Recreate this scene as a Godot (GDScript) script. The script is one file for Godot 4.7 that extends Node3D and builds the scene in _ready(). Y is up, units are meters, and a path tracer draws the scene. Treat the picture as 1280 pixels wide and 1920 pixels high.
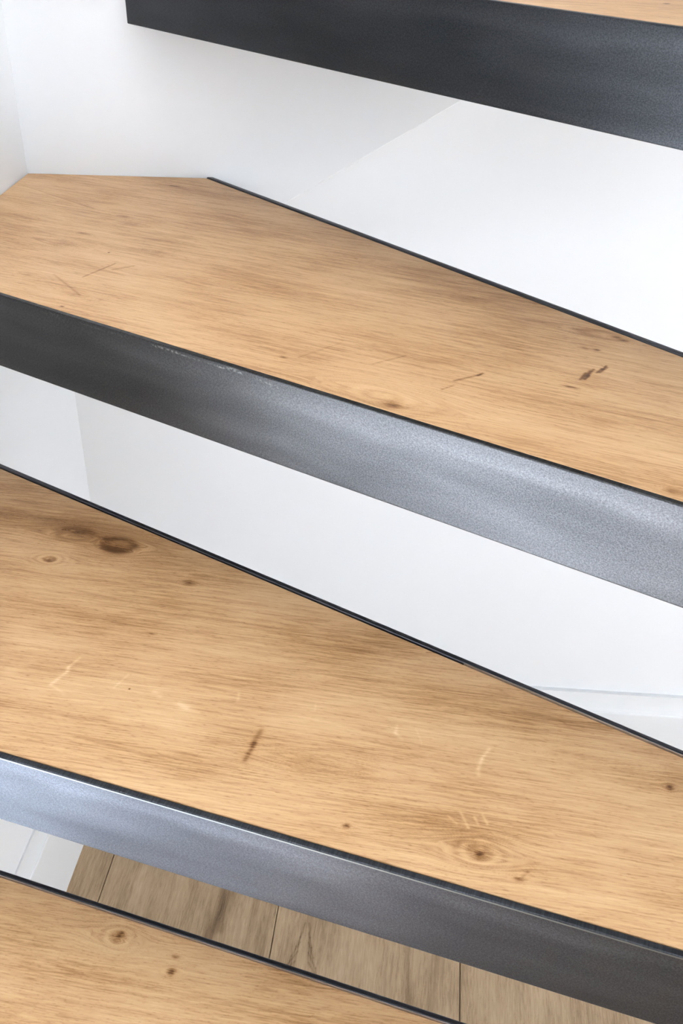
extends Node3D
# An open winder staircase of folded steel trays with oak boards, seen from the foot of the stairs.
# Room axes: x to the right along the back wall, -z towards the back wall, y up from the lower floor.

const FLOOR_Y := 0.0
const WALL_X := -0.393        # face of the short wall on the left
const WALL_Z := -0.997        # face of the back wall's upper lining
const RECESS := 0.04         # how far the wall below the lining's slanting edge lies back
const APRON_H := 0.0569
const STEEL_T := 0.0043
const NEWEL := Vector2(0.436, -0.264)

const FEATS_D = [
	["knot", 911, 460, 2.1, 2.8, 0.60]]
const FEATS_C = [
	["knot", 1422, 164, 13.9, 9.7, 0.42], ["ring", 1394, 191, 55.6, 33.4, 0.10], ["eye", 1641, 582, 41.7, 13.9, 0.16], ["knot", 1665, 583, 8.3, 5.6, 0.30], ["knot", 1680, 575, 8.3, 4.2, 0.30],
	["knot", 1630, 511, 11.1, 4.4, 0.22], ["knot", 1650, 513, 6.1, 4.2, 0.42], ["knot", 1650, 351, 13.9, 3.6, 0.42], ["knot", 429, 1032, 16.7, 4.2, 0.30], ["knot", 469, 770, 13.9, 5.6, 0.22],
	["knot", 519, 732, 25.0, 11.1, 0.16], ["knot", 460, 630, 16.7, 5.6, 0.25], ["knot", 480, 550, 38.9, 16.7, 0.14], ["knot", 590, 551, 2.5, 2.5, 0.60], ["knot", 689, 597, 25.0, 8.3, 0.14],
	["knot", 682, 322, 30.6, 9.7, 0.16], ["knot", 528, 368, 16.7, 6.9, 0.12], ["knot", 1182, 245, 5.6, 3.3, 0.35], ["knot", 698, 262, 4.4, 2.8, 0.40], ["knot", 1869, 95, 11.1, 6.9, 0.25],
	["knot", 1737, 259, 27.8, 5.6, 0.10], ["knot", 1234, 751, 72.3, 13.9, 0.08], ["line", 518, 912, 1487, 665, 61.2, -0.07], ["line", 403, 428, 797, 352, 50.0, 0.03], ["line", 860, 264, 1397, 188, 44.5, 0.04],
	["line", 684, 605, 1052, 542, 44.5, -0.03], ["line", 1495, 237, 1859, 205, 50.0, 0.02], ["line", 1657, 385, 1658, 414, 2.5, -0.34], ["line", 1661, 390, 1662, 425, 2.5, -0.30], ["line", 1664, 403, 1666, 434, 2.5, -0.34],
	["line", 1664, 389, 1666, 406, 2.2, -0.35], ["line", 1674, 422, 1677, 442, 2.2, -0.34], ["line", 1678, 426, 1684, 450, 2.8, -0.36], ["line", 1679, 438, 1681, 456, 2.2, -0.40], ["line", 1476, 289, 1505, 330, 2.8, -0.28],
	["line", 1503, 325, 1507, 336, 2.5, -0.38], ["line", 1470, 250, 1481, 273, 2.2, -0.20], ["line", 1330, 290, 1365, 344, 2.2, -0.15], ["line", 634, 407, 644, 500, 2.2, -0.26], ["line", 662, 469, 686, 506, 3.6, -0.18],
	["line", 572, 393, 692, 324, 2.8, -0.14], ["line", 82, 870, 367, 789, 3.3, -0.12], ["line", 97, 862, 384, 778, 3.3, 0.06], ["line", 1206, 258, 1243, 346, 2.2, -0.08]]
const FEATS_B = [
	["eye", 441, 833, 33.4, 22.2, 0.22], ["knot", 438, 820, 25.0, 16.7, 0.28], ["eye", 333, 853, 36.1, 22.2, 0.12], ["knot", 320, 756, 11.1, 9.7, 0.45], ["ring", 318, 759, 25.0, 16.7, 0.15],
	["knot", 339, 863, 22.2, 11.1, 0.26], ["knot", 406, 855, 27.8, 11.1, 0.20], ["knot", 630, 736, 12.5, 8.3, 0.32], ["knot", 644, 763, 25.0, 8.3, 0.10], ["knot", 1269, 167, 8.9, 8.3, 0.55],
	["ring", 1269, 167, 30.6, 19.5, 0.10], ["knot", 1065, 180, 5.6, 4.4, 0.45], ["knot", 1329, 133, 9.7, 4.2, 0.30], ["knot", 1551, 359, 5.6, 6.1, 0.40], ["knot", 628, 409, 1.9, 1.9, 0.50],
	["knot", 1413, 403, 61.2, 11.1, 0.12], ["knot", 613, 564, 8.3, 2.8, 0.20], ["knot", 997, 300, 50.0, 16.7, 0.06], ["knot", 214, 899, 166.8, 16.7, 0.12], ["line", 113, 947, 693, 770, 72.3, -0.12],
	["line", 384, 403, 717, 399, 72.3, 0.06], ["line", 722, 386, 1162, 370, 61.2, 0.04], ["line", 889, 600, 1330, 497, 61.2, -0.06], ["line", 1298, 302, 1566, 269, 66.7, 0.04], ["line", 963, 293, 1227, 265, 44.5, -0.06],
	["line", 1198, 226, 1265, 207, 27.8, -0.05], ["line", 883, 355, 877, 319, 5.0, -0.20], ["line", 881, 323, 875, 281, 4.4, -0.26], ["line", 508, 471, 498, 442, 3.3, 0.16], ["line", 498, 442, 501, 432, 3.9, 0.20],
	["line", 501, 432, 487, 392, 3.9, 0.20], ["line", 487, 392, 520, 373, 3.1, 0.11], ["line", 612, 444, 600, 407, 2.5, 0.12], ["line", 621, 447, 670, 450, 2.8, 0.10], ["line", 673, 409, 687, 403, 5.0, 0.19],
	["line", 726, 390, 742, 383, 6.9, 0.16], ["line", 733, 383, 766, 376, 3.9, 0.11], ["line", 1264, 389, 1254, 364, 3.3, 0.20], ["line", 1254, 364, 1250, 339, 3.3, 0.19], ["line", 1250, 339, 1252, 324, 3.3, 0.12],
	["line", 1106, 413, 1106, 395, 3.3, 0.15], ["line", 1105, 395, 1119, 381, 2.8, 0.12], ["line", 1138, 411, 1152, 381, 1.9, 0.09], ["line", 1233, 241, 1247, 214, 2.5, 0.16], ["line", 1214, 231, 1229, 219, 2.2, 0.12],
	["line", 1254, 237, 1261, 224, 2.2, 0.15], ["line", 1266, 244, 1275, 227, 2.2, 0.14], ["line", 1269, 189, 1267, 174, 6.9, 0.10], ["line", 821, 435, 824, 418, 2.5, 0.12], ["line", 959, 437, 961, 421, 2.2, 0.09],
	["line", 365, 485, 430, 482, 16.7, 0.05], ["line", 399, 414, 423, 442, 13.9, 0.09], ["line", 1334, 138, 1341, 150, 2.8, -0.12], ["line", 1129, 614, 1158, 619, 2.2, -0.20]]
const FEATS_A = [
	["knot", 739, 219, 6.0, 8.0, 0.42], ["knot", 743, 223, 4.0, 5.0, 0.35], ["ring", 740, 219, 20.0, 14.0, 0.12], ["knot", 607, 325, 5.0, 3.2, 0.50], ["knot", 829, 204, 6.0, 3.0, 0.35],
	["knot", 830, 181, 6.0, 6.0, 0.50], ["knot", 1074, 248, 3.2, 4.0, 0.50], ["knot", 1022, 262, 8.0, 2.0, 0.30], ["line", 573, 257, 896, 203, 44.0, 0.04], ["line", 538, 332, 792, 298, 30.0, -0.06]]


# name key, azimuth of the front edge, its distance, azimuth and distance of the back edge, height,
# azimuth of the grain, texture window (x0, z0, pixels per metre, w, h)
const TREADS = {
	"A": [-90.0, 0.3000, -75.463, 0.4206, 0.355, -85.0, -1.02, 0.0, 2000.0, 2048, 760],
	"B": [-75.463, 0.3673, -60.857, 0.5019, 0.545, -84.0, -0.87, 0.03, 2780.0, 2048, 1120],
	"C": [-60.857, 0.4530, -45.283, 0.5561, 0.735, -69.0, -1.045, 0.03, 2780.0, 2048, 1180],
	"D": [-45.283, 0.4964, -30.0, 0.5560, 0.925, -70.0, -1.1, -0.05, 1390.0, 1024, 720],
	"E": [-30.0, 0.5040, -15.0, 0.5350, 1.115, -70.0, -1.1, -0.05, 1390.0, 1024, 720],
	"F": [-15.0, 0.4850, 0.0, 0.4900, 1.305, -70.0, -1.1, -0.05, 1390.0, 1024, 720],
}

var mat_wall: StandardMaterial3D
var mat_lining: StandardMaterial3D
var mat_trim: StandardMaterial3D
var mat_frame: StandardMaterial3D
var mat_glass: StandardMaterial3D
var mat_edge: StandardMaterial3D
var mat_gap: StandardMaterial3D
var mat_bright: StandardMaterial3D
var mat_highlight: StandardMaterial3D

func _ready():
	# ---- camera
	var cam := Camera3D.new()
	cam.name = "camera"
	cam.fov = 50.417
	cam.near = 0.02
	cam.far = 60.0
	cam.position = Vector3(0, 1.00756, 0)
	cam.rotation = Vector3(deg_to_rad(-32.1624), deg_to_rad(5.5953), 0)
	add_child(cam)
	cam.current = true
	# ---- sky and exposure
	var env := Environment.new()
	var sky := Sky.new()
	var sm := ProceduralSkyMaterial.new()
	sm.sky_top_color = Color(0.87, 0.94, 1.0)
	sm.sky_horizon_color = Color(0.91, 0.955, 1.0)
	sm.ground_horizon_color = Color(0.9, 0.9, 0.9)
	sm.ground_bottom_color = Color(0.6, 0.6, 0.6)
	sm.sky_energy_multiplier = 1.0
	sm.sun_angle_max = 1.0
	sky.sky_material = sm
	env.background_mode = Environment.BG_SKY
	env.sky = sky
	env.background_energy_multiplier = 1.6
	env.ambient_light_source = Environment.AMBIENT_SOURCE_DISABLED
	env.tonemap_mode = Environment.TONE_MAPPER_LINEAR
	env.tonemap_exposure = 1.72
	env.sdfgi_enabled = true
	env.ssao_enabled = true
	env.ssil_enabled = true
	var we := WorldEnvironment.new()
	we.name = "world_environment"
	we.environment = env
	add_child(we)
	# ---- sun, through the garden door onto the added bounce mat
	var sun := DirectionalLight3D.new()
	sun.name = "sun"
	sun.light_color = Color(0.935, 0.965, 1.0)
	sun.light_energy = 23.5
	sun.light_angular_distance = 0.53
	sun.shadow_enabled = true
	add_child(sun)
	sun.look_at_from_position(Vector3.ZERO, Vector3(0.53, -0.85, 0.04), Vector3.UP)
	make_materials()
	build_room()
	build_stair()

# ------------------------------------------------------------------ helpers
func put(called: String, mesh: Mesh, material: Material, parent: Node = self) -> MeshInstance3D:
	var o := MeshInstance3D.new()
	o.name = called
	o.mesh = mesh
	o.material_override = material
	o.cast_shadow = GeometryInstance3D.SHADOW_CASTING_SETTING_ON
	parent.add_child(o, true)
	return o

func tag(o: Node, label: String, category: String, group := ""):
	o.set_meta("label", label)
	o.set_meta("category", category)
	if group != "":
		o.set_meta("group", group)

func structure(o: Node, label: String, category: String):
	o.set_meta("kind", "structure")
	o.set_meta("label", label)
	o.set_meta("category", category)

func tri(st: SurfaceTool, a: Vector3, b: Vector3, c: Vector3, n: Vector3, ua: Vector2, ub: Vector2, uc: Vector2):
	if (b - a).cross(c - a).dot(n) > 0.0:
		var t := b
		b = c
		c = t
		var u := ub
		ub = uc
		uc = u
	st.set_normal(n)
	st.set_uv(ua)
	st.add_vertex(a)
	st.set_normal(n)
	st.set_uv(ub)
	st.add_vertex(b)
	st.set_normal(n)
	st.set_uv(uc)
	st.add_vertex(c)

func quad(st: SurfaceTool, p: Array, n: Vector3, u: Array):
	tri(st, p[0], p[1], p[2], n, u[0], u[1], u[2])
	tri(st, p[0], p[2], p[3], n, u[0], u[2], u[3])

func begin() -> SurfaceTool:
	var st := SurfaceTool.new()
	st.begin(Mesh.PRIMITIVE_TRIANGLES)
	return st

func finish(st: SurfaceTool, tangents := true) -> ArrayMesh:
	if tangents:
		st.generate_tangents()
	return st.commit()

# a box with chamfered edges, its uv in metres
func box(st: SurfaceTool, lo: Vector3, hi: Vector3, r := 0.0):
	var pts := PackedVector2Array([Vector2(lo.x, lo.z), Vector2(hi.x, lo.z), Vector2(hi.x, hi.z), Vector2(lo.x, hi.z)])
	prism(st, pts, lo.y, hi.y, r, 1)

func inset(poly: PackedVector2Array, r: float) -> PackedVector2Array:
	if r <= 0.0:
		return poly
	var c := Vector2.ZERO
	for p in poly:
		c += p
	c /= poly.size()
	var out := poly
	var n := poly.size()
	for i in n:
		var a := poly[i]
		var b := poly[(i + 1) % n]
		var d := (b - a).normalized()
		var nn := Vector2(-d.y, d.x)
		if nn.dot(c - a) < 0.0:
			nn = -nn
		out = clip(out, nn, nn.dot(a) + r)
	return out

# keeps the side of a convex outline where n.p >= d
func clip(poly: PackedVector2Array, n: Vector2, d: float) -> PackedVector2Array:
	var out := PackedVector2Array()
	var m := poly.size()
	for i in m:
		var a := poly[i]
		var b := poly[(i + 1) % m]
		var fa := n.dot(a) - d
		var fb := n.dot(b) - d
		if fa >= -1e-9:
			out.append(a)
		if (fa > 1e-9 and fb < -1e-9) or (fa < -1e-9 and fb > 1e-9):
			out.append(a.lerp(b, fa / (fa - fb)))
	return out

# a convex outline in x and z raised from y0 to y1, the top (and bottom) edges rounded with radius r in so many steps
# top uv: (x, -z) through tu; side uv: (distance along x, depth below the top)
func prism(st: SurfaceTool, poly: PackedVector2Array, y0: float, y1: float, r := 0.0, steps := 1, tuv := Transform2D.IDENTITY, round_bottom := true):
	var rings: Array = []
	var ys: Array = []
	if r > 0.0 and round_bottom:
		for k in range(steps):
			var a := PI / 2 * k / steps
			rings.append(inset(poly, r * (1.0 - sin(a))))
			ys.append(y0 + r * (1.0 - cos(a)))
	if r > 0.0:
		rings.append(poly)
		ys.append(y0 + (r if round_bottom else 0.0))
		rings.append(poly)
		ys.append(y1 - r)
		for k in range(1, steps + 1):
			var a := PI / 2 * k / steps
			rings.append(inset(poly, r * (1.0 - cos(a))))
			ys.append(y1 - r + r * sin(a))
	else:
		rings = [poly, poly]
		ys = [y0, y1]
	var n := poly.size()
	for k in rings.size() - 1:
		var ra: PackedVector2Array = rings[k]
		var rb: PackedVector2Array = rings[k + 1]
		if ra.size() != n or rb.size() != n:
			continue
		for i in n:
			var j := (i + 1) % n
			var p := [Vector3(ra[i].x, ys[k], ra[i].y), Vector3(ra[j].x, ys[k], ra[j].y), Vector3(rb[j].x, ys[k + 1], rb[j].y), Vector3(rb[i].x, ys[k + 1], rb[i].y)]
			var e := (poly[j] - poly[i]).normalized()
			var up: Vector3 = (p[3] - p[0]) if (p[3] - p[0]).length() > 1e-7 else Vector3.UP
			var nn := Vector3(e.x, 0, e.y).cross(up).normalized()
			var mid := (poly[i] + poly[j]) * 0.5
			var cc := Vector2.ZERO
			for q in poly:
				cc += q
			cc /= n
			if Vector2(nn.x, nn.z).dot(mid - cc) < 0.0:
				nn = -nn
			var along := func(v: Vector3) -> Vector2:
				return Vector2(Vector2(v.x, v.z).dot(e if absf(e.x) < absf(e.y) else Vector2(1, 0)), y1 - v.y)
			quad(st, p, nn, [along.call(p[0]), along.call(p[1]), along.call(p[2]), along.call(p[3])])
	for side in [0, 1]:
		var cap: PackedVector2Array = rings[rings.size() - 1 if side else 0]
		var y: float = ys[ys.size() - 1 if side else 0]
		var nn := Vector3.UP if side else Vector3.DOWN
		for i in range(1, cap.size() - 1):
			var a := cap[0]
			var b := cap[i]
			var c := cap[i + 1]
			tri(st, Vector3(a.x, y, a.y), Vector3(b.x, y, b.y), Vector3(c.x, y, c.y), nn, tuv * a, tuv * b, tuv * c)

# ------------------------------------------------------------------ materials
func plain(color: Color, rough: float, metal := 0.0) -> StandardMaterial3D:
	var m := StandardMaterial3D.new()
	m.albedo_color = color
	m.roughness = rough
	m.metallic = metal
	return m

func grey_noise(w: int, h: int, freq: float, seed_: int, kind := FastNoiseLite.TYPE_SIMPLEX_SMOOTH, octaves := 1) -> Image:
	var f := FastNoiseLite.new()
	f.seed = seed_
	f.noise_type = kind
	f.frequency = freq
	f.fractal_type = FastNoiseLite.FRACTAL_FBM if octaves > 1 else FastNoiseLite.FRACTAL_NONE
	f.fractal_octaves = octaves
	var im := f.get_image(w, h, false, false, true)
	im.convert(Image.FORMAT_L8)
	return im

func stretched(sw: int, sh: int, w: int, h: int, freq: float, seed_: int, octaves := 1) -> PackedByteArray:
	var im := grey_noise(sw, sh, freq, seed_, FastNoiseLite.TYPE_SIMPLEX_SMOOTH, octaves)
	im.resize(w, h, Image.INTERPOLATE_CUBIC if sw < w else Image.INTERPOLATE_BILINEAR)
	return im.get_data()

func ramp(stops: Array) -> PackedByteArray:
	var out := PackedByteArray()
	out.resize(256 * 3)
	for i in 256:
		var t := i / 255.0 * (stops.size() - 1)
		var k := mini(int(t), stops.size() - 2)
		var c: Color = (stops[k] as Color).lerp(stops[k + 1], t - k)
		out[i * 3] = int(c.r * 255.0)
		out[i * 3 + 1] = int(c.g * 255.0)
		out[i * 3 + 2] = int(c.b * 255.0)
	return out

# sawn oak: long streaks, fine pores, growth rings, knots and ray flecks; x runs along the grain
func oak_image(w: int, h: int, ppm: float, seed_: int, feats: Array, lut: PackedByteArray, k_streak := 1.0, k_pore := 1.0, k_blotch := 1.0) -> Image:
	var mm := ppm / 1000.0
	var n1 := stretched(maxi(8, int(w / (22.0 * mm))), h, w, h, 0.24 / mm * 1.0, seed_, 2)
	var n2 := stretched(maxi(8, int(w / (8.0 * mm))), h, w, h, 0.80 / mm, seed_ + 1)
	var n3 := stretched(maxi(8, int(w / (16.0 * mm))), maxi(8, int(h / (5.0 * mm))), w, h, 0.11, seed_ + 2, 3)
	var nw := stretched(maxi(8, int(w / (18.0 * mm))), maxi(8, int(h / (6.0 * mm))), w, h, 0.09, seed_ + 3, 2)
	var n5 := stretched(maxi(8, int(w / (1.9 * mm))), h, w, h, 0.9 / mm, seed_ + 4)
	var tone := PackedFloat32Array()
	tone.resize(w * h)
	var shift := PackedFloat32Array()
	shift.resize(w * h)
	for f in feats:
		if f[0] == "line":
			var a := Vector2(f[1], f[2])
			var b := Vector2(f[3], f[4])
			var hw: float = f[5]
			var m := hw * 2.6
			for y in range(maxi(0, int(minf(a.y, b.y) - m)), mini(h, int(maxf(a.y, b.y) + m))):
				for x in range(maxi(0, int(minf(a.x, b.x) - m)), mini(w, int(maxf(a.x, b.x) + m))):
					var p := Vector2(x, y)
					var q := Geometry2D.get_closest_point_to_segment(p, a, b)
					var dd := (p - q).length_squared() / (hw * hw)
					if dd < 6.0 and hw > 40.0:
						tone[y * w + x] += f[6] * exp(-dd)
					elif dd < 6.0:
						var i := y * w + x
						tone[i] += f[5 + 1] * exp(-dd) * (0.55 + 0.9 * n2[i] / 255.0)
			continue
		var rx: float = f[3]
		var ry: float = f[4]
		var st: float = f[5]
		var reach := 4.5
		for y in range(maxi(0, int(f[2] - ry * reach)), mini(h, int(f[2] + ry * reach))):
			for x in range(maxi(0, int(f[1] - rx * reach)), mini(w, int(f[1] + rx * reach))):
				var i := y * w + x
				var wob := (n3[i] - 128) / 128.0 * 0.45
				var dx: float = (x - f[1]) / rx
				var dy: float = (y - f[2]) / ry + wob
				var d := sqrt(dx * dx + dy * dy)
				shift[i] += -signf(dy) * ry * 1.3 * exp(-d * d * 0.30) * minf(1.0, absf(dy) * 3.0)
				if f[0] == "knot":
					tone[i] -= st * exp(-d * d) * (0.6 + 0.8 * n5[i] / 255.0)
				elif f[0] == "eye":
					tone[i] -= st * exp(-(d - 1.0) * (d - 1.0) * 7.0) * (0.5 + n1[i] / 255.0)
				else:
					tone[i] += st * 0.8 * sin(d * 9.0) * exp(-d * d * 0.5)
	var bytes := PackedByteArray()
	bytes.resize(w * h * 3)
	var hm := h - 1
	var warp := 0.009 * mm
	for y in h:
		var row := y * w
		for x in w:
			var i := row + x
			var yy := clampi(int(y + shift[i] + (nw[i] - 128) * warp), 0, hm)
			var j := yy * w + x
			var v := 0.52 + (n1[j] - 128) * 0.0007 * k_streak + (n2[j] - 128) * 0.00095 * k_streak + (n3[i] - 128) * 0.0009 * k_blotch + tone[i]
			var p := n5[j]
			if p > 168:
				v -= (p - 168) * 0.0016 * k_pore
			var c := clampi(int(v * 255.0), 0, 255) * 3
			var o := i * 3
			bytes[o] = lut[c]
			bytes[o + 1] = lut[c + 1]
			bytes[o + 2] = lut[c + 2]
	return Image.create_from_data(w, h, false, Image.FORMAT_RGB8, bytes)

func wood(image: Image, rough := 0.42) -> StandardMaterial3D:
	var m := StandardMaterial3D.new()
	m.albedo_texture = ImageTexture.create_from_image(image)
	m.roughness = rough
	m.metallic_specular = 0.35
	return m

# hot-rolled steel: mill scale, paler rubbed bands along the edges; marks are scuffs of metal showing through
func steel_image(seed_: int, top_band: float, low_band: float, marks: Array, fade_from := -1.0) -> Image:
	var w := 2048
	var h := 160
	var n1 := stretched(128, 40, w, h, 0.05, seed_, 3)
	var n2 := stretched(1024, 80, w, h, 0.45, seed_ + 1)
	var n3 := stretched(2048, 160, w, h, 0.5, seed_ + 2)
	var out := PackedByteArray()
	out.resize(w * h * 3)
	for y in h:
		var t := float(y) / h
		for x in w:
			var i := y * w + x
			var edge := 0.03 * (n1[i] - 128) / 128.0
			var a := 0.0
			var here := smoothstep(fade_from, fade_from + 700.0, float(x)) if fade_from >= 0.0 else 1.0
			var dt := (t - 0.15 - edge * 2.0) / 0.085
			a += top_band * exp(-dt * dt)
			var dl := (t - 0.93 - edge * 2.0) / 0.06
			a += low_band * exp(-dl * dl)
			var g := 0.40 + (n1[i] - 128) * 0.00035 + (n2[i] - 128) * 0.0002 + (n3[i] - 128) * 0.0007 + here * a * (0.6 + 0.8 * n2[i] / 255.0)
			var o := i * 3
			out[o] = clampi(int(g * 250.0), 0, 255)
			out[o + 1] = clampi(int(g * 252.0), 0, 255)
			out[o + 2] = clampi(int(g * 259.0), 0, 255)
	var im := Image.create_from_data(w, h, false, Image.FORMAT_RGB8, out)
	for k in marks:
		var a := Vector2(k[0], k[1])
		var b := Vector2(k[2], k[3])
		var m: float = k[4] * 2.5
		for y in range(maxi(0, int(minf(a.y, b.y) - m)), mini(h, int(maxf(a.y, b.y) + m + 1))):
			for x in range(maxi(0, int(minf(a.x, b.x) - m)), mini(w, int(maxf(a.x, b.x) + m + 1))):
				var p := Vector2(x, y)
				var q := Geometry2D.get_closest_point_to_segment(p, a, b)
				var s: float = exp(-(p - q).length_squared() / (k[4] * k[4])) * k[5] * smoothstep(70.0, 190.0, n2[y * w + x])
				im.set_pixel(x, y, im.get_pixel(x, y).lerp(Color(0.85, 0.85, 0.83), s))
	return im

func steel(image: Image, normal: Texture2D, tint: Color, rough := 0.38) -> StandardMaterial3D:
	var m := StandardMaterial3D.new()
	m.albedo_texture = ImageTexture.create_from_image(image)
	m.albedo_color = tint * 0.62
	m.metallic = 1.0
	m.roughness = rough
	m.normal_enabled = true
	m.normal_texture = normal
	m.normal_scale = 0.06
	return m

func make_materials():
	mat_wall = plain(Color(0.915, 0.915, 0.918), 0.6)
	var f := FastNoiseLite.new()
	f.seed = 5
	f.frequency = 0.03
	f.fractal_octaves = 4
	var nt := ImageTexture.create_from_image(roller_normal())
	mat_wall.normal_enabled = true
	mat_wall.normal_texture = nt
	mat_wall.normal_scale = 0.03
	mat_wall.uv1_triplanar = true
	mat_wall.uv1_scale = Vector3(5, 5, 5)
	mat_lining = mat_wall
	mat_trim = plain(Color(0.90, 0.90, 0.90), 0.35)
	mat_frame = plain(Color(0.16, 0.16, 0.17), 0.4)
	mat_edge = plain(Color(0.30, 0.30, 0.315), 0.42, 1.0)
	mat_bright = plain(Color(0.93, 0.92, 0.92), 0.38, 1.0)
	mat_highlight = plain(Color(0.42, 0.43, 0.42), 0.45, 1.0)
	mat_gap = plain(Color(0.03, 0.028, 0.026), 0.8)
	mat_glass = plain(Color(0.9, 0.95, 0.95, 0.06), 0.02)
	mat_glass.transparency = BaseMaterial3D.TRANSPARENCY_ALPHA

func roller_normal() -> Image:
	var im := grey_noise(256, 256, 0.06, 9, FastNoiseLite.TYPE_SIMPLEX_SMOOTH, 3)
	im.convert(Image.FORMAT_RGBA8)
	im.bump_map_to_normal_map(3.0)
	return im

# ------------------------------------------------------------------ the room
const X0 := -1.65
const X1 := 2.3
const Z1 := 2.6
const TOP := 3.2

func wall_with_holes(axis: String, at: float, thick: float, from: float, to: float, holes: Array) -> ArrayMesh:
	# axis x: the wall runs along z at x = at .. at + thick; axis z: along x. Holes: [from, to, y0, y1], sorted, apart.
	var st := begin()
	var edge := from
	var piece := func(a: float, b: float, y0: float, y1: float):
		if b - a < 0.001 or y1 - y0 < 0.001:
			return
		if axis == "x":
			box(st, Vector3(minf(at, at + thick), y0, a), Vector3(maxf(at, at + thick), y1, b))
		else:
			box(st, Vector3(a, y0, minf(at, at + thick)), Vector3(b, y1, maxf(at, at + thick)))
	for h in holes:
		piece.call(edge, h[0], FLOOR_Y, TOP)
		piece.call(h[0], h[1], FLOOR_Y, h[2])
		piece.call(h[0], h[1], h[3], TOP)
		edge = h[1]
	piece.call(edge, to, FLOOR_Y, TOP)
	return finish(st, false)

func make_window(n: int, axis: String, at: float, a: float, b: float, y0: float, y1: float, panes: int, label: String):
	var o := Node3D.new()
	o.name = "window_%d" % n
	add_child(o)
	structure(o, label, "window")
	var bar := 0.05
	var w := (b - a) / panes
	var mk := func(p: float, q: float, u: float, v: float, d: float) -> ArrayMesh:
		var st := begin()
		if axis == "x":
			box(st, Vector3(at - d, u, p), Vector3(at + d, v, q))
		else:
			box(st, Vector3(p, u, at - d), Vector3(q, v, at + d))
		return finish(st, false)
	for k in panes + 1:
		var c := a + w * k
		var lo := maxf(a, c - bar / 2)
		put("window_frame", mk.call(lo if k < panes else b - bar, (lo + bar) if k < panes else b, y0, y1, 0.03), mat_frame, o)
	put("window_frame", mk.call(a + bar, b - bar, y0, y0 + bar, 0.029), mat_frame, o)
	put("window_frame", mk.call(a + bar, b - bar, y1 - bar, y1, 0.029), mat_frame, o)
	for k in panes:
		var p := a + w * k + bar * (1.0 if k == 0 else 0.5)
		var q := a + w * (k + 1) - bar * (1.0 if k == panes - 1 else 0.5)
		put("pane", mk.call(p, q, y0 + bar, y1 - bar, 0.004), mat_glass, o)

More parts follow.
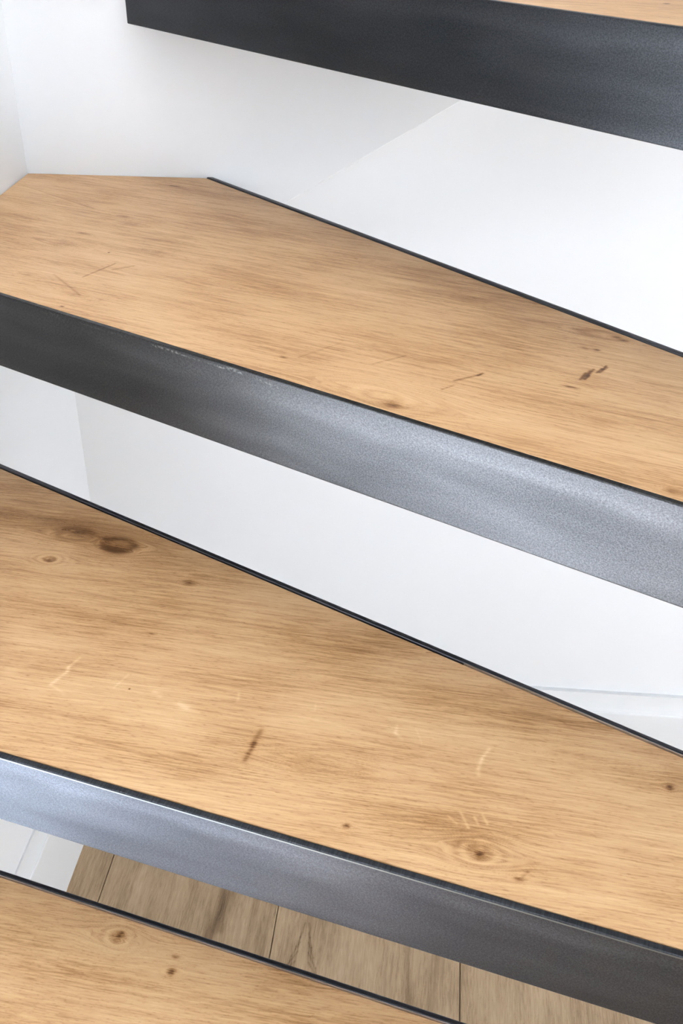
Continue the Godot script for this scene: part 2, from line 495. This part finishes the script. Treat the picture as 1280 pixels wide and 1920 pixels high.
func build_room():
	var st: SurfaceTool
	# back wall: the lower sheet lies back behind the lining's slanting edge
	st = begin()
	box(st, Vector3(X0 - 0.2, -0.1, WALL_Z - RECESS - 0.2), Vector3(X1 + 0.2, TOP, WALL_Z - RECESS))
	var back := put("wall_back", finish(st, false), mat_wall)
	structure(back, "white painted back wall behind the open treads", "wall")
	back.add_child(lining(), true)
	# the short wall on the left that carries the wide ends of the upper treads
	st = begin()
	box(st, Vector3(WALL_X - 0.12, -0.1, WALL_Z - RECESS), Vector3(WALL_X, TOP, -0.45), 0.002)
	structure(put("wall_left", finish(st, false), mat_wall), "short white wall on the left at the wide ends of the treads", "wall")
	# outer walls, behind and beside the photographer
	structure(put("wall_outer_left", wall_with_holes("x", X0, -0.2, WALL_Z - RECESS, Z1, [[-0.38, 0.85, 0.05, 2.45]]), mat_wall), "white outer wall with a glazed garden front", "wall")
	structure(put("wall_right", wall_with_holes("x", X1, 0.2, WALL_Z - RECESS, Z1, [[-0.3, 1.8, 1.1, 2.5]]), mat_wall), "white wall on the right with a wide window", "wall")
	structure(put("wall_front", wall_with_holes("z", Z1, 0.2, X0 - 0.2, X1 + 0.2, [[-0.3, 1.9, 0.6, 2.5]]), mat_wall), "white wall behind the camera with a window", "wall")
	make_window(1, "x", X0 - 0.1, [-0.38, 0.85, 0.05, 2.45][0], [-0.38, 0.85, 0.05, 2.45][1], [-0.38, 0.85, 0.05, 2.45][2], [-0.38, 0.85, 0.05, 2.45][3], 2, "tall dark framed window in the outer wall left of the stairs")
	make_window(2, "x", X1 + 0.1, [-0.3, 1.8, 1.1, 2.5][0], [-0.3, 1.8, 1.1, 2.5][1], [-0.3, 1.8, 1.1, 2.5][2], [-0.3, 1.8, 1.1, 2.5][3], 3, "wide dark framed window in the wall right of the stairs")
	make_window(3, "z", Z1 + 0.1, [-0.3, 1.9, 0.6, 2.5][0], [-0.3, 1.9, 0.6, 2.5][1], [-0.3, 1.9, 0.6, 2.5][2], [-0.3, 1.9, 0.6, 2.5][3], 2, "dark framed window in the wall behind the camera")
	st = begin()
	var sk := [0.0, 0.8, -0.2, 1.6]   # x0, x1, z0, z1
	box(st, Vector3(X0 - 0.2, TOP, WALL_Z - RECESS - 0.2), Vector3(sk[0], TOP + 0.5, Z1 + 0.2))
	box(st, Vector3(sk[1], TOP, WALL_Z - RECESS - 0.2), Vector3(X1 + 0.2, TOP + 0.5, Z1 + 0.2))
	box(st, Vector3(sk[0], TOP, WALL_Z - RECESS - 0.2), Vector3(sk[1], TOP + 0.5, sk[2]))
	box(st, Vector3(sk[0], TOP, sk[3]), Vector3(sk[1], TOP + 0.5, Z1 + 0.2))
	structure(put("ceiling", finish(st, false), mat_wall), "white ceiling with an added roof light over the stairwell", "ceiling")
	var rl := Node3D.new()  # roof light added out of view to brighten the treads from above
	rl.name = "window_4"
	add_child(rl)
	structure(rl, "added unseen opening in the ceiling that lights the treads", "roof light")
	for e in [[sk[0], sk[0] + 0.05, sk[2], sk[3]], [sk[1] - 0.05, sk[1], sk[2], sk[3]], [sk[0] + 0.05, sk[1] - 0.05, sk[2], sk[2] + 0.05], [sk[0] + 0.05, sk[1] - 0.05, sk[3] - 0.05, sk[3]]]:
		st = begin()
		box(st, Vector3(e[0], TOP + 0.44, e[2]), Vector3(e[1], TOP + 0.5, e[3]))
		put("window_frame", finish(st, false), mat_frame, rl)
	st = begin()
	box(st, Vector3(sk[0] + 0.05, TOP + 0.465, sk[2] + 0.05), Vector3(sk[1] - 0.05, TOP + 0.473, sk[3] - 0.05))
	put("pane", finish(st, false), mat_glass, rl)
	# pale mat, added out of view to bounce sunlight onto the steel
	var bounce_rug := Node3D.new()
	bounce_rug.name = "bounce_rug"
	bounce_rug.position = Vector3(-1.0, 0, 0.18)
	add_child(bounce_rug)
	tag(bounce_rug, "added pale grey mat on the plank floor, unseen, bouncing sunlight onto the steel", "bounce_rug")
	st = begin()
	box(st, Vector3(-0.60, 0.0, -0.62), Vector3(0.60, 0.008, 0.62), 0.003)
	put("bounce_rug_body", finish(st, false), plain(Color(0.80, 0.82, 0.85), 0.95), bounce_rug)
	st = begin()
	for k in 60:
		for s in [-1, 1]:
			var fx := -0.593 + k * 0.02
			box(st, Vector3(fx, 0.0, s * 0.62 - (0.03 if s < 0 else 0.0)), Vector3(fx + 0.006, 0.004, s * 0.62 + (0.03 if s > 0 else 0.0)))
	put("fringe", finish(st, false), plain(Color(0.85, 0.84, 0.80), 0.95), bounce_rug).set_meta("kind", "stuff")
	# terrace outside
	st = begin()
	box(st, Vector3(-14, -0.4, -14), Vector3(14, -0.16, 14))
	structure(put("ground", finish(st, false), plain(Color(0.72, 0.71, 0.69), 0.9)), "pale terrace outside the glazing", "ground")
	build_floor()
	baseboards()

func lining() -> MeshInstance3D:
	# upper sheet of the back wall; its lower edge climbs to the right like the flight
	var s := 0.0905 / 0.1515
	var at := func(x: float) -> float: return 0.735 - 0.0195 + (x + 0.145) * s
	var xr := (TOP - 0.735 + 0.0195) / s - 0.145
	xr = minf(xr, X1)
	var ring: Array = [Vector2(WALL_X, at.call(WALL_X)), Vector2(xr, at.call(xr)), Vector2(xr, TOP), Vector2(WALL_X, TOP)]
	var st := begin()
	var b := 0.001
	var z0 := WALL_Z - RECESS - 0.02
	var front: Array = []
	var nrm := Vector2(-s, 1).normalized()
	for p in [ring[0], ring[1]]:
		front.append(Vector2(p.x, p.y + b / nrm.y))
	var z := Vector2.ZERO
	quad(st, [Vector3(front[0].x, front[0].y, WALL_Z), Vector3(front[1].x, front[1].y, WALL_Z), Vector3(ring[2].x, ring[2].y, WALL_Z), Vector3(ring[3].x, ring[3].y, WALL_Z)], Vector3(0, 0, 1), [z, z, z, z])
	var n45 := Vector3(-nrm.x, -nrm.y, 1).normalized()
	quad(st, [Vector3(front[0].x, front[0].y, WALL_Z), Vector3(front[1].x, front[1].y, WALL_Z), Vector3(ring[1].x, ring[1].y, WALL_Z - b), Vector3(ring[0].x, ring[0].y, WALL_Z - b)], n45, [z, z, z, z])
	quad(st, [Vector3(ring[0].x, ring[0].y, WALL_Z - b), Vector3(ring[1].x, ring[1].y, WALL_Z - b), Vector3(ring[1].x, ring[1].y, z0), Vector3(ring[0].x, ring[0].y, z0)], Vector3(-nrm.x, -nrm.y, 0), [z, z, z, z])
	var o := MeshInstance3D.new()
	o.name = "wall_lining"
	o.mesh = finish(st, false)
	o.material_override = mat_lining
	o.set_meta("label", "upper wall lining with a slanting lower edge")
	return o

func build_floor():
	var st := begin()
	box(st, Vector3(X0 - 0.2, -0.15, WALL_Z - RECESS), Vector3(X1 + 0.2, -0.009, Z1 + 0.2))
	var fl := put("floor", finish(st, false), mat_gap)
	structure(fl, "grey brown oak plank floor of the lower level, seen under the second lowest apron", "floor")
	var lut := ramp([Color(0.40, 0.31, 0.22), Color(0.58, 0.47, 0.355), Color(0.72, 0.61, 0.48), Color(0.79, 0.68, 0.55), Color(0.85, 0.75, 0.63)])
	# x of the image runs towards the back wall from z = -0.40; y runs to the right
	var f1 := [["line", 520, 215, 640, 240, 11.0, -0.22], ["line", 560, 238, 680, 225, 8.0, -0.2], ["line", 500, 160, 700, 175, 14.0, -0.14], ["line", 450, 290, 640, 292, 7.0, -0.12], ["knot", 690, 180, 14.0, 7.0, 0.25], ["line", 500, 60, 760, 70, 8.0, 0.1]]
	var f2 := []
	for k in 6:
		# nested arches of a cathedral grain
		var ap := Vector2(590 - k * 20, 58)
		var w := 9.0 + k * 6.5
		for s in [-1, 1]:
			f2.append(["line", int(ap.x), int(ap.y + s * w * 0.35), int(ap.x - 30), int(ap.y + s * w * 0.9), 1.8, -0.15])
			f2.append(["line", int(ap.x - 30), int(ap.y + s * w * 0.9), int(ap.x - 110), int(ap.y + s * w * 1.45), 1.8, -0.14])
			f2.append(["line", int(ap.x - 110), int(ap.y + s * w * 1.45), int(ap.x - 330), int(ap.y + s * w * 1.9), 1.8, -0.11])
	f2.append(["line", 560, 58, 470, 58, 16.0, 0.12])
	f2.append(["line", 400, 250, 620, 240, 6.0, -0.16])
	f2.append(["line", 380, 285, 600, 300, 9.0, -0.16])
	var mats: Array = []
	for k in 3:
		mats.append(wood(oak_image(1024, 336, 1660.0, 300 + 17 * k, [f1, f2, []][k], lut, 1.1, 0.7, 1.25), 0.5))
	var w := 0.2
	var x := -0.346 - w * 11
	var i := -11
	var rng := RandomNumberGenerator.new()
	rng.seed = 77
	while x < X1:
		var a := maxf(x, X0) + 0.0004
		var b := minf(x + w, X1) - 0.0004
		var z := WALL_Z - RECESS
		var first := true
		while z < Z1 and b > a:
			var len_ := 1.22 if not first else (1.22 if (i >= -1 and i <= 2) else 0.35 + 0.8 * rng.randf())
			first = false
			var e := minf(z + len_, Z1)
			var m: Material = mats[posmod(i, 3)]
			if i == 0:
				m = mats[0]
			elif i == 1:
				m = mats[1]
			elif i == -1 or i == 2:
				m = mats[2]
			var p := begin()
			var t := Transform2D(Vector2(0, 1.0 / w), Vector2(-1660.0 / 1024.0, 0), Vector2(0, 0))
			t.origin = Vector2(-0.40 * 1660.0 / 1024.0, -x / w)
			prism(p, PackedVector2Array([Vector2(a, z + 0.0004), Vector2(b, z + 0.0004), Vector2(b, e - 0.0004), Vector2(a, e - 0.0004)]), -0.009, 0.0, 0.0009, 1, t, false)
			put("plank", finish(p, false), m, fl)
			z = e
		x += w
		i += 1

# a skirting: flat face with a rounded top, run from a to b in front of a wall whose outward side is n
func skirting(a: Vector2, b: Vector2, n: Vector2, h: float, t: float) -> ArrayMesh:
	var d0 := 0.008
	var prof: Array = [Vector2(0, 0), Vector2(t, 0), Vector2(t, h - 0.027)]
	for k in range(1, 5):
		var q := PI / 2 * k / 4
		prof.append(Vector2(t - 0.0015 * (1.0 - cos(q)), h - 0.027 + 0.0025 * sin(q)))
	for c in [[0.40, 0.020], [0.58, 0.014], [0.70, 0.008], [0.76, 0.003], [0.78, 0.0]]:
		prof.append(Vector2(t - d0 * c[0], h - c[1]))
	prof.append(Vector2(0, h))
	var st := begin()
	var m := prof.size()
	var at := func(p: Vector2, c: Vector2) -> Vector3: return Vector3(p.x + n.x * c.x, c.y, p.y + n.y * c.x)
	var z := Vector2.ZERO
	for k in m:
		var c: Vector2 = prof[k]
		var d: Vector2 = prof[(k + 1) % m]
		var e := d - c
		var o := Vector2(e.y, -e.x).normalized()
		var mid := (c + d) * 0.5 - Vector2(t * 0.4, h * 0.45)
		if o.dot(mid) < 0.0:
			o = -o
		quad(st, [at.call(a, c), at.call(b, c), at.call(b, d), at.call(a, d)], Vector3(n.x * o.x, o.y, n.y * o.x), [z, z, z, z])
	return finish(st, false)

func baseboards():
	structure(put("baseboard_left", skirting(Vector2(WALL_X, WALL_Z - RECESS), Vector2(WALL_X, -0.45), Vector2(1, 0), 0.130, 0.008), mat_trim), "white skirting board along the short left wall", "skirting")
	structure(put("baseboard_back", skirting(Vector2(WALL_X, WALL_Z - RECESS), Vector2(X1, WALL_Z - RECESS), Vector2(0, 1), 0.114, 0.012), mat_trim), "white skirting board along the back wall", "skirting")

# ------------------------------------------------------------------ the stair
func oak_lut() -> PackedByteArray:
	return ramp([Color(0.36, 0.22, 0.11), Color(0.60, 0.43, 0.265), Color(0.79, 0.62, 0.445), Color(0.86, 0.71, 0.53), Color(0.92, 0.80, 0.65)])

func build_stair():
	# newel: a steel tube at the centre of the fan, out of the picture on the right
	var post := Node3D.new()
	post.name = "newel_post"
	post.position = Vector3(NEWEL.x, 0, NEWEL.y)
	add_child(post)
	tag(post, "round dark steel newel post at the narrow ends of the treads", "newel post")
	var cyl := CylinderMesh.new()
	cyl.top_radius = 0.05
	cyl.bottom_radius = 0.05
	cyl.height = 1.96
	cyl.radial_segments = 48
	var tube := put("post_tube", cyl, mat_edge, post)
	tube.position.y = 0.99
	var cap := CylinderMesh.new()
	cap.top_radius = 0.051
	cap.bottom_radius = 0.053
	cap.height = 0.012
	cap.radial_segments = 48
	put("post_cap", cap, mat_edge, post).position.y = 1.976
	var foot := CylinderMesh.new()
	foot.top_radius = 0.088
	foot.bottom_radius = 0.09
	foot.height = 0.01
	foot.radial_segments = 48
	put("foot_plate", foot, mat_edge, post).position.y = 0.005
	var speck := grey_noise(512, 512, 0.34, 4, FastNoiseLite.TYPE_SIMPLEX_SMOOTH, 2)
	speck.convert(Image.FORMAT_RGBA8)
	speck.bump_map_to_normal_map(2.0)
	var normal := ImageTexture.create_from_image(speck)
	var lut := oak_lut()
	var labels := {
		"A": "lowest stair tread in view, its oak board filling the bottom left corner",
		"B": "oak stair tread just above the floor gap, big brown knot near its back edge",
		"C": "oak stair tread fitted into the white wall corner, with a long blue grey steel apron",
		"E": "stair tread one step above the tread with the near black apron",
		"F": "stair tread two steps above the tread with the near black apron",
		"D": "topmost stair tread in view, its near black apron ending short of the left wall",
	}
	var feats := {"A": FEATS_A, "B": FEATS_B, "C": FEATS_C, "D": FEATS_D, "E": [], "F": []}
	var marks := {"A": [], "B": [], "C": [[662, 5, 701, 5, 2.2, 0.75], [701, 5, 713, 6, 1.5, 0.50], [766, 6, 774, 7, 1.8, 0.50], [782, 4, 801, 5, 2.6, 0.55], [481, 4, 497, 5, 1.8, 0.30], [537, 6, 614, 6, 1.6, 0.22], [458, 7, 507, 10, 1.5, 0.20], [823, 7, 854, 11, 2.0, 0.25], [709, 6, 776, 7, 1.2, 0.30]], "D": [[912, 86, 899, 113, 1.3, 0.10], [899, 113, 886, 138, 1.6, 0.14], [886, 138, 885, 144, 1.5, 0.08]], "E": [], "F": []}
	var bands := {"A": [0.04, 0.02], "B": [0.05, 0.0], "C": [0.045, 0.02], "D": [0.05, 0.05], "E": [0.04, 0.02], "F": [0.04, 0.02]}
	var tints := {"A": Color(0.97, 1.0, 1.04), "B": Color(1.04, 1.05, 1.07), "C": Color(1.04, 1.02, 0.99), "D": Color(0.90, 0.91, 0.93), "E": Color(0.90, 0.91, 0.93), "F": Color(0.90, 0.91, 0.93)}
	var n := 0
	var upper_board: Material
	var upper_metal: Material
	for k in ["A", "B", "C", "D"]:
		n += 1
		var t: Array = TREADS[k]
		var board := wood(oak_image(t[9], t[10], t[8], 20 + n * 31, feats[k], lut), 0.40)
		var metal := steel(steel_image(60 + n * 11, bands[k][0], bands[k][1], marks[k], 380.0 if k == "D" else -1.0), normal, tints[k], 0.46 if k == "B" else 0.38)  # on D the edge bands fade leftward, its dark end put into the colour
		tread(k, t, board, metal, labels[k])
		upper_board = board
		upper_metal = metal
	# the flight goes on above the picture
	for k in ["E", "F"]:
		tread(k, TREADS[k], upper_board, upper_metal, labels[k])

func tread(k: String, t: Array, board: Material, metal: Material, label: String):
	var az := deg_to_rad(t[0])
	var nf := Vector2(cos(az), sin(az))        # from the front edge towards the back
	var ax := Vector2(-nf.y, nf.x)             # along the front edge, to the right
	var bz := deg_to_rad(t[2])
	var nb := Vector2(cos(bz), sin(bz))
	var df: float = t[1]
	var db: float = t[3]
	var o2 := nf * df + ax * NEWEL.dot(ax)
	var y: float = t[4]
	var root := Node3D.new()
	root.name = "stair_tread"
	root.position = Vector3(o2.x, y - APRON_H, o2.y)
	root.basis = Basis(Vector3(ax.x, 0, ax.y), Vector3.UP, Vector3(-nf.x, 0, -nf.y))
	add_child(root, true)
	tag(root, label, "stair tread", "winder treads of the steel and oak staircase")
	# outline in room axes
	var whole := PackedVector2Array([Vector2(-3, -3), Vector2(3, -3), Vector2(3, 3), Vector2(-3, 3)])
	whole = clip(whole, nf, df)
	whole = clip(whole, -nb, -db)
	whole = clip(whole, Vector2(1, 0), WALL_X)
	whole = clip(whole, Vector2(0, 1), WALL_Z)
	whole = clip(whole, -ax, -(NEWEL.dot(ax) - 0.0505))
	if k == "A":
		whole = clip(whole, Vector2(1, 0), -0.315)
	if k == "D":
		# the left end is cut square a little before the wall
		whole = clip(whole, ax, Vector2(-0.27636, -0.972).dot(ax))
	var to_local := func(poly: PackedVector2Array) -> PackedVector2Array:
		var out := PackedVector2Array()
		for p in poly:
			out.append(Vector2((p - o2).dot(ax), -(p - o2).dot(nf)))
		return out
	var steel_uv := Transform2D(Vector2(1.0 / 1.05, 0), Vector2(0, 0.3), Vector2.ZERO)
	var st: SurfaceTool
	# front apron
	st = begin()
	prism(st, to_local.call(clip(whole, -nf, -(df + STEEL_T))), 0.0, APRON_H, 0.0009, 4, steel_uv)
	put("front_apron", scaled_uv(st, Vector2(1.0 / 1.05, 1.0 / 0.06)), metal, root)
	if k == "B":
		# bright strip standing in for the highlight along the front arris
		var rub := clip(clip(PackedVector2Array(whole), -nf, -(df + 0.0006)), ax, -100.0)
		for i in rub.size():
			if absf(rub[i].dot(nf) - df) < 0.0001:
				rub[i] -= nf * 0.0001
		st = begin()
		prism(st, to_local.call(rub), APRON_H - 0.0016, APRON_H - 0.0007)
		put("arris_highlight", finish(st), mat_highlight, root)
	# back upstand
	st = begin()
	prism(st, to_local.call(clip(clip(whole, nb, db - STEEL_T), nf, df + STEEL_T + 0.0002)), APRON_H - 0.022, APRON_H + 0.0003, 0.0012, 3)
	put("back_lip", finish(st), mat_edge, root)
	# thin bright strip on the inside of the upstand
	if k == "A" or k == "B":
		var axb := Vector2(-nb.y, nb.x)
		var tn := NEWEL.dot(axb)
		var line := nb * (db - STEEL_T)
		var t0 := tn - (0.80 if k == "A" else 0.50)
		var t1 := tn - 0.07
		var strip := PackedVector2Array([line + axb * t0, line + axb * t1, line + axb * t1 - nb * 0.0005])
		if k == "A":
			strip.append(line + axb * t0 - nb * 0.0004)
		st = begin()
		prism(st, to_local.call(strip), APRON_H - 0.010, APRON_H + 0.0002, 0.0, 1)
		put("bright_arris", finish(st), mat_bright, root)
	# tray plate under the board
	var inner := clip(clip(whole, nf, df + STEEL_T + 0.0002), -nb, -(db - STEEL_T - 0.0002))
	st = begin()
	prism(st, to_local.call(inner), APRON_H - 0.0140, APRON_H - 0.0100)
	put("tray_plate", finish(st), mat_edge, root)
	# oak board, let in a hair below the steel
	var g := deg_to_rad(t[5])
	var gn := Vector2(cos(g), sin(g))
	var gx := Vector2(-gn.y, gn.x)
	var ppm: float = t[8]
	var w: float = t[9]
	var h: float = t[10]
	# local point -> grain axes -> texture
	var bx := Vector2(ax.dot(gx), ax.dot(gn))
	var by := Vector2((-nf).dot(gx), (-nf).dot(gn))
	var uv := Transform2D(Vector2(bx.x * ppm / w, bx.y * ppm / h), Vector2(by.x * ppm / w, by.y * ppm / h), Vector2(-t[6] * ppm / w, -t[7] * ppm / h))
	st = begin()
	var b_in := inner
	b_in = clip(b_in, nf, df + STEEL_T + 0.0010)
	b_in = clip(b_in, -nb, -(db - STEEL_T - 0.0008))
	b_in = clip(b_in, Vector2(1, 0), WALL_X + 0.001)
	b_in = clip(b_in, Vector2(0, 1), WALL_Z + 0.001)
	prism(st, to_local.call(b_in), APRON_H - 0.0100, APRON_H - 0.0007, 0.0004, 1, uv, false)
	put("oak_board", finish(st), board, root)

# side uv come in metres; scale them into the picture of the plate
func scaled_uv(st: SurfaceTool, s: Vector2) -> ArrayMesh:
	st.generate_tangents()
	var arrays := st.commit_to_arrays()
	var uv: PackedVector2Array = arrays[Mesh.ARRAY_TEX_UV]
	var nn: PackedVector3Array = arrays[Mesh.ARRAY_NORMAL]
	for i in uv.size():
		if absf(nn[i].y) < 0.999:
			uv[i] = uv[i] * s
	arrays[Mesh.ARRAY_TEX_UV] = uv
	var m := ArrayMesh.new()
	m.add_surface_from_arrays(Mesh.PRIMITIVE_TRIANGLES, arrays)
	return m
